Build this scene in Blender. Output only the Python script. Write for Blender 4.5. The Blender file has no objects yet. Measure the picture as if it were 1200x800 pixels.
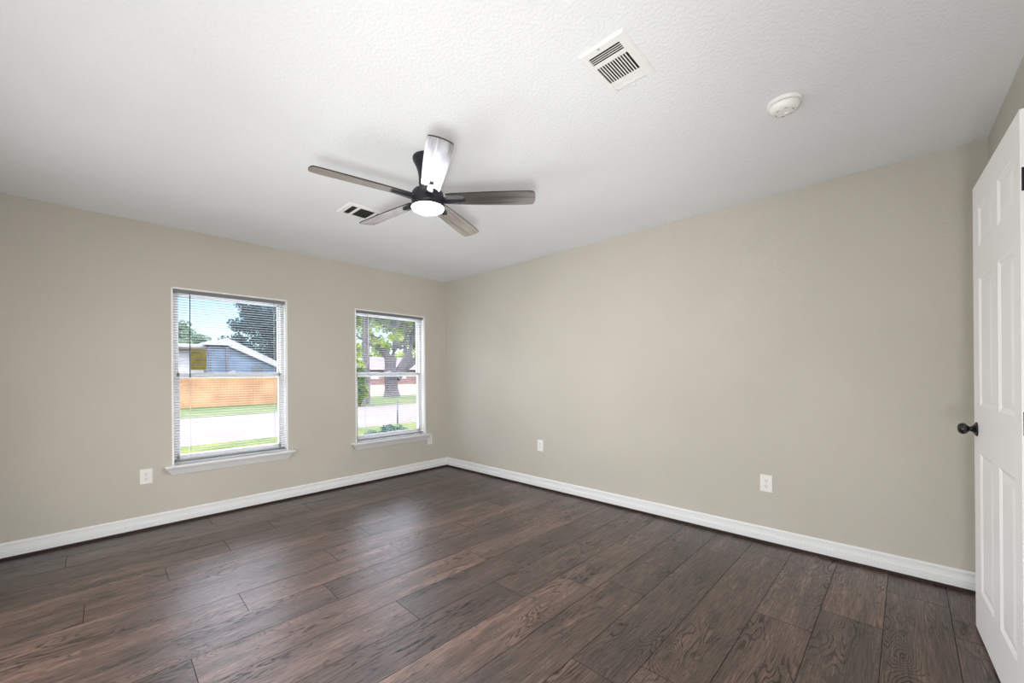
import bpy, bmesh, math, random
from mathutils import Vector, Matrix, noise as mnoise
D = bpy.data
scene = bpy.context.scene
col = scene.collection
PI = math.pi

# ------------------------------------------------------------------ camera
YAW, ROLL, F, SYPX, CAMH = 0.8168, -0.0081, 468.42, 39.02, 1.1997
cy_, sy_ = math.cos(YAW), math.sin(YAW)
fw = Vector((sy_, cy_, 0)); r0 = Vector((cy_, -sy_, 0)); u0 = Vector((0, 0, 1))
c_, s_ = math.cos(ROLL), math.sin(ROLL)
rt = r0 * c_ + u0 * s_; up = u0 * c_ - r0 * s_
cam = D.cameras.new('camera'); cam_o = D.objects.new('camera', cam); col.objects.link(cam_o)
cam.sensor_width = 36; cam.sensor_fit = 'HORIZONTAL'
cam.lens = F / 1200 * 36; cam.shift_y = SYPX / 1200; cam.clip_start = 0.02; cam.clip_end = 500
cam_o.matrix_world = Matrix(((rt.x, up.x, -fw.x, 0), (rt.y, up.y, -fw.y, 0), (rt.z, up.z, -fw.z, CAMH), (0, 0, 0, 1)))
scene.camera = cam_o

# ------------------------------------------------------------------ world, sun, lights, exposure
vs = scene.view_settings
scene.display_settings.display_device = 'sRGB'
vs.view_transform = 'Standard'; vs.look = 'None'; vs.gamma = 1.0; vs.exposure = 0.08
vs.use_curve_mapping = False
SKY_GLOW = 62.0
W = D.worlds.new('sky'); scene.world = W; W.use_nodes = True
wn = W.node_tree.nodes; wl = W.node_tree.links; wn.clear()
sk = wn.new('ShaderNodeTexSky'); sk.sky_type = 'NISHITA'
sk.sun_disc = False; sk.sun_elevation = math.radians(48); sk.sun_rotation = math.radians(200)
sk.air_density = 1.0; sk.dust_density = 0.6; sk.ozone_density = 1.6
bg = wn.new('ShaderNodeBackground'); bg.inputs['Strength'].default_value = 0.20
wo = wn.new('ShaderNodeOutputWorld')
# glow added to the unseen high sky to strengthen daylight and the floor sheen
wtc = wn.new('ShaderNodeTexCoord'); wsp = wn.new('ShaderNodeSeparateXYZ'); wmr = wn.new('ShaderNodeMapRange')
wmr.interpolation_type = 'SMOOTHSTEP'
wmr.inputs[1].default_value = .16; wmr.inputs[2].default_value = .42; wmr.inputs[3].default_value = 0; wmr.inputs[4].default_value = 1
wad = wn.new('ShaderNodeMixRGB'); wad.blend_type = 'ADD'; wad.inputs[2].default_value = (SKY_GLOW * .93, SKY_GLOW * .96, SKY_GLOW * 1.10, 1)
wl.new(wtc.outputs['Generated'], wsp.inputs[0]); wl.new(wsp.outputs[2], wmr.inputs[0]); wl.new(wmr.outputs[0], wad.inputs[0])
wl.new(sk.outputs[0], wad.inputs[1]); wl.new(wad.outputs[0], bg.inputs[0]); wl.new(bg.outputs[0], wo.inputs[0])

def light(name, kind, loc, target, energy, color=(1, 1, 1), **kw):
    l = D.lights.new(name, kind); l.energy = energy; l.color = color
    for k, v in kw.items(): setattr(l, k, v)
    o = D.objects.new(name, l); col.objects.link(o); o.location = loc
    o.rotation_euler = (Vector(target) - Vector(loc)).to_track_quat('-Z', 'Y').to_euler()
    return o
light('sun', 'SUN', (0, -20, 60), (9, 20, -9), 4.6, (1.0, .93, .84), angle=0.01)
# unseen fill lamps added: two by the camera, one at the side wall
light('camera_fill', 'AREA', (-0.35, -0.25, 0.75), (2.1, 3.4, 1.4), 36, (1, .99, .97), shape='DISK', size=0.6)
light('bounce_fill', 'SPOT', (-0.40, -0.27, 0.45), (2.6, 2.4, 2.43), 200, (1, .99, .98), shadow_soft_size=0.25, spot_size=math.radians(62), spot_blend=1.0)
light('side_fill', 'AREA', (-0.605, 1.5, 1.0), (3, 1.45, 1.30), 64, (1, .99, .975), shape='RECTANGLE', size=3.5, size_y=1.7)

# ------------------------------------------------------------------ room numbers (metres)
XL, XR, YB, YW, ZC = -0.62, 3.2788, -0.3958, 4.2752, 2.4322
WIN = [(0.478, 1.347, 0.472, 1.945), (2.030, 2.944, 0.455, 1.945)]

# ------------------------------------------------------------------ helpers
def tag(o, label=None, cat=None, group=None, kind=None):
    if label: o['label'] = label
    if cat: o['category'] = cat
    if group: o['group'] = group
    if kind: o['kind'] = kind
    return o

class MB:
    def __init__(s): s.v = []; s.f = []; s.m = []; s.sm = []
    def face(s, pts, mi=0, smooth=False):
        n = len(s.v); s.v += [tuple(p) for p in pts]; s.f.append(tuple(range(n, n + len(pts)))); s.m.append(mi); s.sm.append(smooth)
    def mesh(s, vv, ff, mi=0, smooth=False):
        n = len(s.v); s.v += [tuple(p) for p in vv]
        for f in ff: s.f.append(tuple(i + n for i in f)); s.m.append(mi); s.sm.append(smooth)
    def box(s, x0, x1, y0, y1, z0, z1, b=0.0, mi=0):
        if b <= 0:
            vv = [(x, y, z) for z in (z0, z1) for y in (y0, y1) for x in (x0, x1)]
            s.mesh(vv, [(0, 2, 3, 1), (4, 5, 7, 6), (0, 1, 5, 4), (2, 6, 7, 3), (0, 4, 6, 2), (1, 3, 7, 5)], mi)
            return
        bm = bmesh.new(); bmesh.ops.create_cube(bm, size=1)
        for v in bm.verts:
            v.co = Vector(((x0 + x1) / 2 + v.co.x * (x1 - x0), (y0 + y1) / 2 + v.co.y * (y1 - y0), (z0 + z1) / 2 + v.co.z * (z1 - z0)))
        bmesh.ops.bevel(bm, geom=list(bm.edges), offset=b, segments=2, affect='EDGES', profile=0.6)
        s.bm(bm, mi)
    def bm(s, bm, mi=0, smooth=False):
        bm.verts.ensure_lookup_table()
        for i, v in enumerate(bm.verts): v.index = i
        s.mesh([v.co.copy() for v in bm.verts], [tuple(v.index for v in f.verts) for f in bm.faces], mi, smooth); bm.free()
    def lathe(s, prof, c, axis=(0, 0, 1), n=40, mi=0, smooth=True, cap0=False, cap1=False):
        a = Vector(axis).normalized(); t = Vector((1, 0, 0)) if abs(a.x) < .9 else Vector((0, 1, 0))
        e1 = a.cross(t).normalized(); e2 = a.cross(e1)
        c = Vector(c); vv = []; ff = []
        for r, h in prof:
            for k in range(n):
                th = 2 * PI * k / n
                vv.append(c + a * h + (e1 * math.cos(th) + e2 * math.sin(th)) * r)
        for i in range(len(prof) - 1):
            for k in range(n):
                k2 = (k + 1) % n
                ff.append((i * n + k, i * n + k2, (i + 1) * n + k2, (i + 1) * n + k))
        if cap0: ff.append(tuple(range(n))[::-1])
        if cap1: ff.append(tuple(range((len(prof) - 1) * n, len(prof) * n)))
        s.mesh(vv, ff, mi, smooth)
    def tube(s, pts, rad, n=8, mi=0, smooth=True):
        pts = [Vector(p) for p in pts]
        if not isinstance(rad, (list, tuple)): rad = [rad] * len(pts)
        vv = []; ff = []
        for i, p in enumerate(pts):
            d = (pts[min(i + 1, len(pts) - 1)] - pts[max(i - 1, 0)]).normalized()
            t = Vector((0, 0, 1)) if abs(d.z) < .95 else Vector((1, 0, 0))
            e1 = d.cross(t).normalized(); e2 = d.cross(e1)
            for k in range(n):
                th = 2 * PI * k / n; vv.append(p + (e1 * math.cos(th) + e2 * math.sin(th)) * rad[i])
        for i in range(len(pts) - 1):
            for k in range(n):
                k2 = (k + 1) % n; ff.append((i * n + k, i * n + k2, (i + 1) * n + k2, (i + 1) * n + k))
        ff.append(tuple(range(n))); ff.append(tuple(range((len(pts) - 1) * n, len(pts) * n)))
        s.mesh(vv, ff, mi, smooth)
    def sweep(s, prof, path, closed=False, mi=0):
        """prof: list of (out, z); path: list of (x, y, ox, oy): position and outward (mitre) direction."""
        n = len(prof); vv = []; ff = []
        for (x, y, ox, oy) in path:
            for (o, z) in prof: vv.append((x + ox * o, y + oy * o, z))
        for i in range(len(path) - 1):
            for k in range(n - 1):
                ff.append((i * n + k, i * n + k + 1, (i + 1) * n + k + 1, (i + 1) * n + k))
        ff.append(tuple(range(n))); ff.append(tuple(range((len(path) - 1) * n, len(path) * n))[::-1])
        s.mesh(vv, ff, mi)
    def build(s, name, mats, parent=None, origin=None, fix=True):
        org = Vector(origin) if origin is not None else (parent_world(parent) if parent else Vector((0, 0, 0)))
        me = D.meshes.new(name); me.from_pydata([tuple(Vector(v) - org) for v in s.v], [], s.f)
        for m in (mats if isinstance(mats, (list, tuple)) else [mats]): me.materials.append(m)
        me.polygons.foreach_set('material_index', s.m); me.polygons.foreach_set('use_smooth', s.sm)
        me.update()
        if fix:
            b = bmesh.new(); b.from_mesh(me); bmesh.ops.remove_doubles(b, verts=b.verts, dist=1e-5)
            bmesh.ops.recalc_face_normals(b, faces=b.faces); b.to_mesh(me); b.free()
        o = D.objects.new(name, me); col.objects.link(o)
        if parent: o.parent = parent; o.location = org - parent_world(parent)
        else: o.location = org
        return o
def parent_world(p):
    l = Vector((0, 0, 0))
    while p is not None: l = l + p.location; p = p.parent
    return l
def empty(name, loc):
    o = D.objects.new(name, None); col.objects.link(o); o.location = loc; o.empty_display_size = .1; return o

# ------------------------------------------------------------------ materials
def mat(name, color, rough=.5, metal=0.0, spec=.5, **kw):
    m = D.materials.new(name); m.use_nodes = True; n = m.node_tree.nodes; b = n['Principled BSDF']
    b.inputs['Base Color'].default_value = (*color, 1); b.inputs['Roughness'].default_value = rough
    b.inputs['Metallic'].default_value = metal; b.inputs['Specular IOR Level'].default_value = spec
    for k, v in kw.items(): b.inputs[k].default_value = v
    return m
def nd(m, t, **kw):
    n = m.node_tree.nodes.new(t)
    for k, v in kw.items():
        if hasattr(n, k): setattr(n, k, v)
        else: n.inputs[k].default_value = v
    return n
def noisy(m, c1, c2, scale, detail=3, coord='Object', bump=0, bscale=None, bdist=.002, lo=.35, hi=.65):
    """mild colour mottling and an optional bump"""
    L = m.node_tree.links; b = m.node_tree.nodes['Principled BSDF']
    tc = nd(m, 'ShaderNodeTexCoord')
    if c1:
        nz = nd(m, 'ShaderNodeTexNoise'); nz.inputs['Scale'].default_value = scale; nz.inputs['Detail'].default_value = detail
        L.new(tc.outputs[coord], nz.inputs['Vector'])
        cr = nd(m, 'ShaderNodeValToRGB'); cr.color_ramp.elements[0].color = (*c1, 1); cr.color_ramp.elements[1].color = (*c2, 1)
        cr.color_ramp.elements[0].position = lo; cr.color_ramp.elements[1].position = hi
        L.new(nz.outputs[0], cr.inputs[0]); L.new(cr.outputs[0], b.inputs['Base Color'])
    if bump:
        n2 = nd(m, 'ShaderNodeTexNoise'); n2.inputs['Scale'].default_value = bscale; n2.inputs['Detail'].default_value = 2.5
        n2.inputs['Roughness'].default_value = .55
        L.new(tc.outputs[coord], n2.inputs['Vector'])
        mr = nd(m, 'ShaderNodeMapRange'); mr.inputs[1].default_value = .42; mr.inputs[2].default_value = .62
        L.new(n2.outputs[0], mr.inputs[0])
        bp = nd(m, 'ShaderNodeBump'); bp.inputs['Strength'].default_value = bump; bp.inputs['Distance'].default_value = bdist
        L.new(mr.outputs[0], bp.inputs['Height']); L.new(bp.outputs[0], b.inputs['Normal'])
    return m

M = {}
M['wall'] = noisy(mat('beige_wall_paint', (.52, .495, .44), .75, spec=.3), (.516, .490, .434), (.541, .514, .458), 1.3, 2, bump=.35, bscale=75, bdist=.0016)
M['ceiling'] = noisy(mat('white_ceiling_texture', (.81, .82, .82), .9, spec=.2), (.785, .805, .825), (.81, .83, .85), 1.5, 3, bump=.42, bscale=76, bdist=.0019)
M['trim'] = mat('white_gloss_trim', (.80, .81, .82), .32, spec=.5)
M['vinyl'] = mat('white_vinyl', (.88, .88, .88), .35)
M['return'] = mat('white_window_return', (.9, .9, .89), .55)
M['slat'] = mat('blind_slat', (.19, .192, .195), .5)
M['cord'] = mat('blind_cord', (.70, .70, .68), .7)
M['wand_clear'] = mat('smoky_wand', (.05, .06, .07), .2)
M['wand_white'] = mat('white_wand', (.75, .73, .68), .3)
M['door'] = noisy(mat('white_door_paint', (.92, .925, .93), .42), None, None, 1, bump=.06, bscale=160, bdist=.0008)
M['black'] = mat('black_knob', (.006, .006, .007), .25, spec=.5)
M['hinge'] = mat('dark_hinge', (.03, .03, .032), .4, metal=.6)
M['plate'] = mat('outlet_plate', (.80, .80, .77), .35)
M['slot'] = mat('dark_slot', (.02, .02, .02), .8)
M['screw'] = mat('screw', (.5, .5, .5), .4, metal=.7)
M['register'] = mat('register_enamel', (.83, .83, .82), .4)
M['register_in'] = mat('duct_interior', (.018, .018, .018), .9)
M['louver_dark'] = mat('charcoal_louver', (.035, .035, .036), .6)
M['detector'] = mat('detector_plastic', (.83, .83, .81), .4)
M['shoe'] = mat('dark_floor_gap', (.025, .014, .010), .7)
M['fan'] = mat('fan_black', (.010, .010, .016), .42, spec=.45)
M['sub'] = mat('subfloor', (.015, .011, .009), .9)
M['sticker'] = noisy(mat('sticker', (.30, .24, .03), .6), (.22, .17, .02), (.40, .32, .05), 18)

def glass_mat():
    m = D.materials.new('window_glass'); m.use_nodes = True; n = m.node_tree.nodes; n.clear(); L = m.node_tree.links
    o = n.new('ShaderNodeOutputMaterial'); t = n.new('ShaderNodeBsdfTransparent'); g = n.new('ShaderNodeBsdfGlossy')
    t.inputs[0].default_value = (.97, .985, .98, 1); g.inputs['Roughness'].default_value = 0.0
    fr = n.new('ShaderNodeFresnel'); fr.inputs[0].default_value = 1.4; k = n.new('ShaderNodeMath'); k.operation = 'MULTIPLY'; k.inputs[1].default_value = .04; L.new(fr.outputs[0], k.inputs[0])
    mx = n.new('ShaderNodeMixShader'); L.new(k.outputs[0], mx.inputs[0]); L.new(t.outputs[0], mx.inputs[1]); L.new(g.outputs[0], mx.inputs[2])
    L.new(mx.outputs[0], o.inputs[0]); return m
M['glass'] = glass_mat()
def emit_mat(name, c, s):
    m = D.materials.new(name); m.use_nodes = True; n = m.node_tree.nodes; n.clear()
    o = n.new('ShaderNodeOutputMaterial'); e = n.new('ShaderNodeEmission'); e.inputs[0].default_value = (*c, 1); e.inputs[1].default_value = s
    m.node_tree.links.new(e.outputs[0], o.inputs[0]); return m
M['lamp'] = emit_mat('fan_light_diffuser', (.97, .985, 1.0), 340)

def wood_mat():
    m = D.materials.new('dark_oak_laminate'); m.use_nodes = True; n = m.node_tree.nodes; L = m.node_tree.links; b = n['Principled BSDF']
    def math_(op, a, bb=None, clamp=False):
        q = n.new('ShaderNodeMath'); q.operation = op; q.use_clamp = clamp
        for i, x in enumerate((a, bb)):
            if x is None: continue
            if isinstance(x, (int, float)): q.inputs[i].default_value = x
            else: L.new(x, q.inputs[i])
        return q.outputs[0]
    def maprange(x, a, bb, c=0, d=1):
        q = n.new('ShaderNodeMapRange'); q.clamp = True
        L.new(x, q.inputs[0]); q.inputs[1].default_value = a; q.inputs[2].default_value = bb; q.inputs[3].default_value = c; q.inputs[4].default_value = d
        return q.outputs[0]
    def noise(vec, scale, detail=3, rough=.5, dist=0):
        q = n.new('ShaderNodeTexNoise'); L.new(vec, q.inputs['Vector']); q.inputs['Scale'].default_value = scale
        q.inputs['Detail'].default_value = detail; q.inputs['Roughness'].default_value = rough; q.inputs['Distortion'].default_value = dist
        return q.outputs[0]
    def mapping(vec, sc):
        q = n.new('ShaderNodeMapping'); L.new(vec, q.inputs[0]); q.inputs['Scale'].default_value = sc; return q.outputs[0]
    uv = n.new('ShaderNodeUVMap'); uv.uv_map = 'plank'
    at = n.new('ShaderNodeAttribute'); at.attribute_name = 'tone'; at.attribute_type = 'GEOMETRY'
    tone = at.outputs['Fac']
    U = uv.outputs[0]
    # knots: a sparse warped cell field that bends the grain around itself
    k1 = mapping(U, (1.9, 5.0, 1)); vo = n.new('ShaderNodeTexVoronoi'); vo.feature = 'F1'; L.new(k1, vo.inputs['Vector']); vo.inputs['Scale'].default_value = 1.0
    vo.inputs['Randomness'].default_value = .9
    knot = maprange(vo.outputs['Distance'], .0, .42, 1, 0)
    kn2 = math_('POWER', knot, 2.0)
    base = noise(mapping(U, (1.5, 7.5, 1)), 1.0, 2.0, .5, .35)
    fld = math_('ADD', base, math_('MULTIPLY', kn2, .55))
    fld = math_('ADD', fld, math_('MULTIPLY', noise(mapping(U, (14, 60, 1)), 1.0, 2, .5), .05))
    rings = math_('SINE', math_('MULTIPLY', fld, 120.0))
    rings = maprange(rings, -.4, 1.0, 0, 1)
    rings = math_('POWER', rings, 3.2)
    patch = maprange(noise(mapping(U, (1.7, 5, 1)), 1.0, 2, .5), .47, .66)      # where rings are strong
    fibre = noise(mapping(U, (7, 210, 1)), 1.0, 4, .6)
    fib = maprange(fibre, .35, .68)
    broad = maprange(noise(mapping(U, (1.1, 11, 1)), 1.0, 3, .6, .6), .36, .66)
    pores = maprange(noise(mapping(U, (26, 330, 1)), 1.0, 2, .5), .57, .70)
    kdark = maprange(vo.outputs['Distance'], .035, .12, 1, 0)
    kmask = maprange(noise(mapping(U, (.9, 2.3, 1)), 1.0, 1, .5), .44, .50)
    kdark = math_('MULTIPLY', kdark, kmask)
    blot = maprange(noise(mapping(U, (4, 11, 1)), 1.0, 4, .65, .8), .56, .74)
    val = math_('ADD', math_('MULTIPLY', broad, .34), math_('MULTIPLY', fib, .46))
    val = math_('ADD', val, math_('MULTIPLY', tone, .26))
    val = math_('ADD', val, .10)
    val = math_('SUBTRACT', val, math_('MULTIPLY', math_('MULTIPLY', rings, patch), .50))
    val = math_('SUBTRACT', val, math_('MULTIPLY', rings, .12))
    val = math_('SUBTRACT', val, math_('MULTIPLY', pores, .18))
    val = math_('SUBTRACT', val, math_('MULTIPLY', kdark, .55))
    val = math_('SUBTRACT', val, math_('MULTIPLY', blot, .30), True)
    cr = n.new('ShaderNodeValToRGB'); L.new(val, cr.inputs[0])
    e = cr.color_ramp.elements
    e[0].position = 0; e[0].color = (.006, .0032, .0022, 1)
    e[1].position = 1; e[1].color = (.225, .150, .120, 1)
    x = cr.color_ramp.elements.new(.38); x.color = (.034, .0185, .0135, 1)
    x = cr.color_ramp.elements.new(.68); x.color = (.088, .053, .041, 1)
    # planks differ a little between greyer and redder brown
    hs = n.new('ShaderNodeMixRGB'); hs.blend_type = 'MULTIPLY'; L.new(cr.outputs[0], hs.inputs[1])
    c2 = n.new('ShaderNodeValToRGB'); at2 = n.new('ShaderNodeAttribute'); at2.attribute_name = 'hue'; L.new(at2.outputs['Fac'], c2.inputs[0])
    c2.color_ramp.elements[0].color = (1.08, .96, .90, 1); c2.color_ramp.elements[1].color = (1.0, .98, .99, 1)
    L.new(c2.outputs[0], hs.inputs[2]); hs.inputs[0].default_value = 1
    L.new(hs.outputs[0], b.inputs['Base Color'])
    rgh = maprange(math_('ADD', math_('MULTIPLY', rings, .4), fib), 0, 1.4, .38, .25)
    L.new(rgh, b.inputs['Roughness'])
    dk = math_('ADD', math_('MULTIPLY', math_('MULTIPLY', rings, patch), .5), math_('ADD', math_('MULTIPLY', pores, .5), math_('MULTIPLY', math_('SUBTRACT', 1.0, fib), .30)))
    L.new(math_('MAXIMUM', math_('SUBTRACT', 1.0, dk), .12), b.inputs['Specular IOR Level'])
    b.inputs['IOR'].default_value = 1.6; b.inputs['Coat Weight'].default_value = .12; b.inputs['Coat Roughness'].default_value = .25
    hgt = math_('SUBTRACT', math_('MULTIPLY', fib, .5), math_('ADD', math_('MULTIPLY', math_('MULTIPLY', rings, patch), .8), math_('MULTIPLY', pores, .6)))
    bp = n.new('ShaderNodeBump'); bp.inputs['Strength'].default_value = .8; bp.inputs['Distance'].default_value = .0011
    L.new(hgt, bp.inputs['Height']); L.new(bp.outputs[0], b.inputs['Normal'])
    return m
M['wood'] = wood_mat()

def blade_mat():
    m = mat('satin_fan_blade', (.5, .48, .48), .17, metal=.95); L = m.node_tree.links; b = m.node_tree.nodes['Principled BSDF']
    tc = nd(m, 'ShaderNodeUVMap'); tc.uv_map = 'blade'
    mp = nd(m, 'ShaderNodeMapping'); mp.inputs['Scale'].default_value = (3, 60, 1); L.new(tc.outputs[0], mp.inputs[0])
    nz = nd(m, 'ShaderNodeTexNoise'); nz.inputs['Scale'].default_value = 1.0; nz.inputs['Detail'].default_value = 4; nz.inputs['Distortion'].default_value = .4
    L.new(mp.outputs[0], nz.inputs['Vector'])
    cr = nd(m, 'ShaderNodeValToRGB'); cr.color_ramp.elements[0].color = (.42, .38, .375, 1); cr.color_ramp.elements[1].color = (.76, .74, .73, 1)
    cr.color_ramp.elements[0].position = .35; cr.color_ramp.elements[1].position = .6
    L.new(nz.outputs[0], cr.inputs[0]); L.new(cr.outputs[0], b.inputs['Base Color'])
    return m
M['blade'] = blade_mat()
M['blade_edge'] = mat('blade_edge', (.012, .010, .010), .5)

# ------------------------------------------------------------------ floor of laminate planks
def build_floor():
    rnd = random.Random(4)
    SK, V0, P, LN = 0.0248, 0.084, 0.2325, 1.485
    start = {-1: 2.99, 0: 2.53, 1: 2.28, 2: 1.535, 3: 2.86, 4: 0.55, 5: 1.90, 6: 1.57, 7: 1.075, 8: .245, 9: .87, 10: .505, 11: 1.05, 12: -.09,
             13: .25, 14: .595, 15: .93, 16: -.195, 17: .6}
    g = 0.0014; depth = .0020
    me_v = []; me_f = []; uvs = []; tones = []; hues = []; mats = []
    def toxy(u, v): return (u + SK * v, v - SK * u)
    # clip region in u,v: generous, walls hide the excess (kept inside the wall thickness)
    for k in range(-3, 19):
        v0 = V0 + k * P; v1 = v0 + P
        s0 = start.get(k, rnd.random() * LN)
        i0 = math.floor((XL - .15 - s0) / LN)
        u = s0 + i0 * LN
        while u < XR + .1:
            a0, a1 = max(u, XL - .07), min(u + LN, XR + .06 + 0.02)
            b0, b1 = max(v0, YB - .12), min(v1, YW + .13)
            uu = u; u += LN
            if a1 - a0 < .02 or b1 - b0 < .01: continue
            tone = rnd.random(); hue = rnd.random(); ou = rnd.random() * 40; ov = rnd.random() * 40
            n = len(me_v)
            for (x, y, z) in ((a0, b0, -depth), (a1, b0, -depth), (a1, b1, -depth), (a0, b1, -depth),
                              (a0 + g, b0 + g, 0), (a1 - g, b0 + g, 0), (a1 - g, b1 - g, 0), (a0 + g, b1 - g, 0)):
                px, py = toxy(x, y); me_v.append((px, py, z))
            for f in ((4, 5, 6, 7), (0, 1, 5, 4), (1, 2, 6, 5), (2, 3, 7, 6), (3, 0, 4, 7)):
                me_f.append(tuple(n + i for i in f))
                for i in f:
                    c = ((a0, b0), (a1, b0), (a1, b1), (a0, b1))[i % 4]
                    uvs.append((c[0] - uu + ou, c[1] - v0 + ov))
                tones.append(tone); hues.append(hue)
                mats.append(0 if f == (4, 5, 6, 7) else 1)
    me = D.meshes.new('floor'); me.from_pydata(me_v, [], me_f)
    me.materials.append(M['wood']); me.materials.append(M['sub']); me.polygons.foreach_set('material_index', mats)
    ul = me.uv_layers.new(name='plank')
    for i, q in enumerate(uvs): ul.data[i].uv = q
    for nm, arr in (('tone', tones), ('hue', hues)):
        a = me.attributes.new(nm, 'FLOAT', 'FACE'); a.data.foreach_set('value', arr)
    o = D.objects.new('floor', me); col.objects.link(o); tag(o, kind='structure')
    s = MB(); s.box(XL - .12, XR + .12, YB - .12, YW + .13, -.15, -.0019); s = s.build('floor_slab', M['sub'], o)
    return o
build_floor()

# ------------------------------------------------------------------ walls and ceiling
T = 0.13
def structure(name, mb, m): return tag(mb.build(name, m), kind='structure')
def wall_with_holes(name, holes, x0, x1, ya, yb, z0, z1):
    mb = MB(); xs = sorted({x0, x1} | {h[0] for h in holes} | {h[1] for h in holes})
    for a, b in zip(xs, xs[1:]):
        hs = [h for h in holes if h[0] <= a + 1e-6 and h[1] >= b - 1e-6]
        if hs:
            h = hs[0]
            if h[2] > z0: mb.box(a, b, ya, yb, z0, h[2])
            mb.box(a, b, ya, yb, h[3], z1)
        else: mb.box(a, b, ya, yb, z0, z1)
    return structure(name, mb, M['wall'])
DX0, DX1 = 1.27, 2.055
wall_with_holes('wall_left', WIN, XL - T, XR + T, YW, YW + T, -.15, ZC)
wall_with_holes('wall_back', [(DX0, DX1, -.15, 2.055)], XL - T, XR + T, YB - T, YB, -.15, ZC)
mb = MB(); mb.box(XR, XR + T, YB, YW, -.15, ZC); structure('wall_right', mb, M['wall'])
mb = MB(); mb.box(XL - T, XL, YB, YW, -.15, ZC); structure('wall_side', mb, M['wall'])
mb = MB(); mb.box(XL - T - .4, XR + T + .4, YB - T - .4, YW + T + .45, ZC, ZC + .25); structure('ceiling', mb, M['ceiling'])
# little hallway beyond the doorway, so that the house is closed
mb = MB(); mb.box(DX0 - .6, DX1 + .6, YB - T - 1.2, YB - T - 1.1, -.15, ZC); mb.box(DX0 - .7, DX0 - .6, YB - T - 1.2, YB - T, -.15, ZC)
mb.box(DX1 + .6, DX1 + .7, YB - T - 1.2, YB - T, -.15, ZC); structure('wall_hallway', mb, M['wall'])
mb = MB(); mb.box(DX0 - .7, DX1 + .7, YB - T - 1.2, YB - T - .0, ZC, ZC + .1); structure('ceiling_hallway', mb, M['ceiling'])
mb = MB(); mb.box(DX0 - .7, DX1 + .7, YB - T - 1.2, YB - T, -.15, -.0005); structure('floor_hallway', mb, M['sub'])

# baseboards: stepped colonial profile, lifted over a dark gap
BB = [(0, .018), (.0150, .018), (.0165, .021), (.0165, .034), (.0125, .0345), (.0125, .0375), (.0165, .038), (.0165, .052), (.0120, .0525), (.0120, .0560),
      (.0150, .0565), (.0150, .0610), (.0095, .064), (.0090, .092), (.0060, .0925), (.0060, .0950), (.0115, .0958), (.0115, .1050), (.0060, .111), (0, .113)]
GAP = [(0, 0.0002), (.0115, 0.0002), (.0115, .018), (0, .018)]
q = 1.0
def baseboard(name, path):
    mb = MB(); mb.sweep(BB, path); o = structure(name, mb, M['trim'])
    g = MB(); g.sweep(GAP, path); g.build('shadow_gap_strip', M['shoe'], o)
baseboard('baseboard_left', [(XL, YW, 1, -1), (XR, YW, -1, -1)])
baseboard('baseboard_right', [(XR, YW, -1, -1), (XR, YB, -1, 1)])
baseboard('baseboard_back_right', [(XR, YB, -1, 1), (DX1 + .075, YB, 0, 1)])
baseboard('baseboard_back_left', [(DX0 - .075, YB, 0, 1), (XL, YB, 1, 1)])
baseboard('baseboard_side', [(XL, YB, 1, 1), (XL, YW, 1, -1)])

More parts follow.
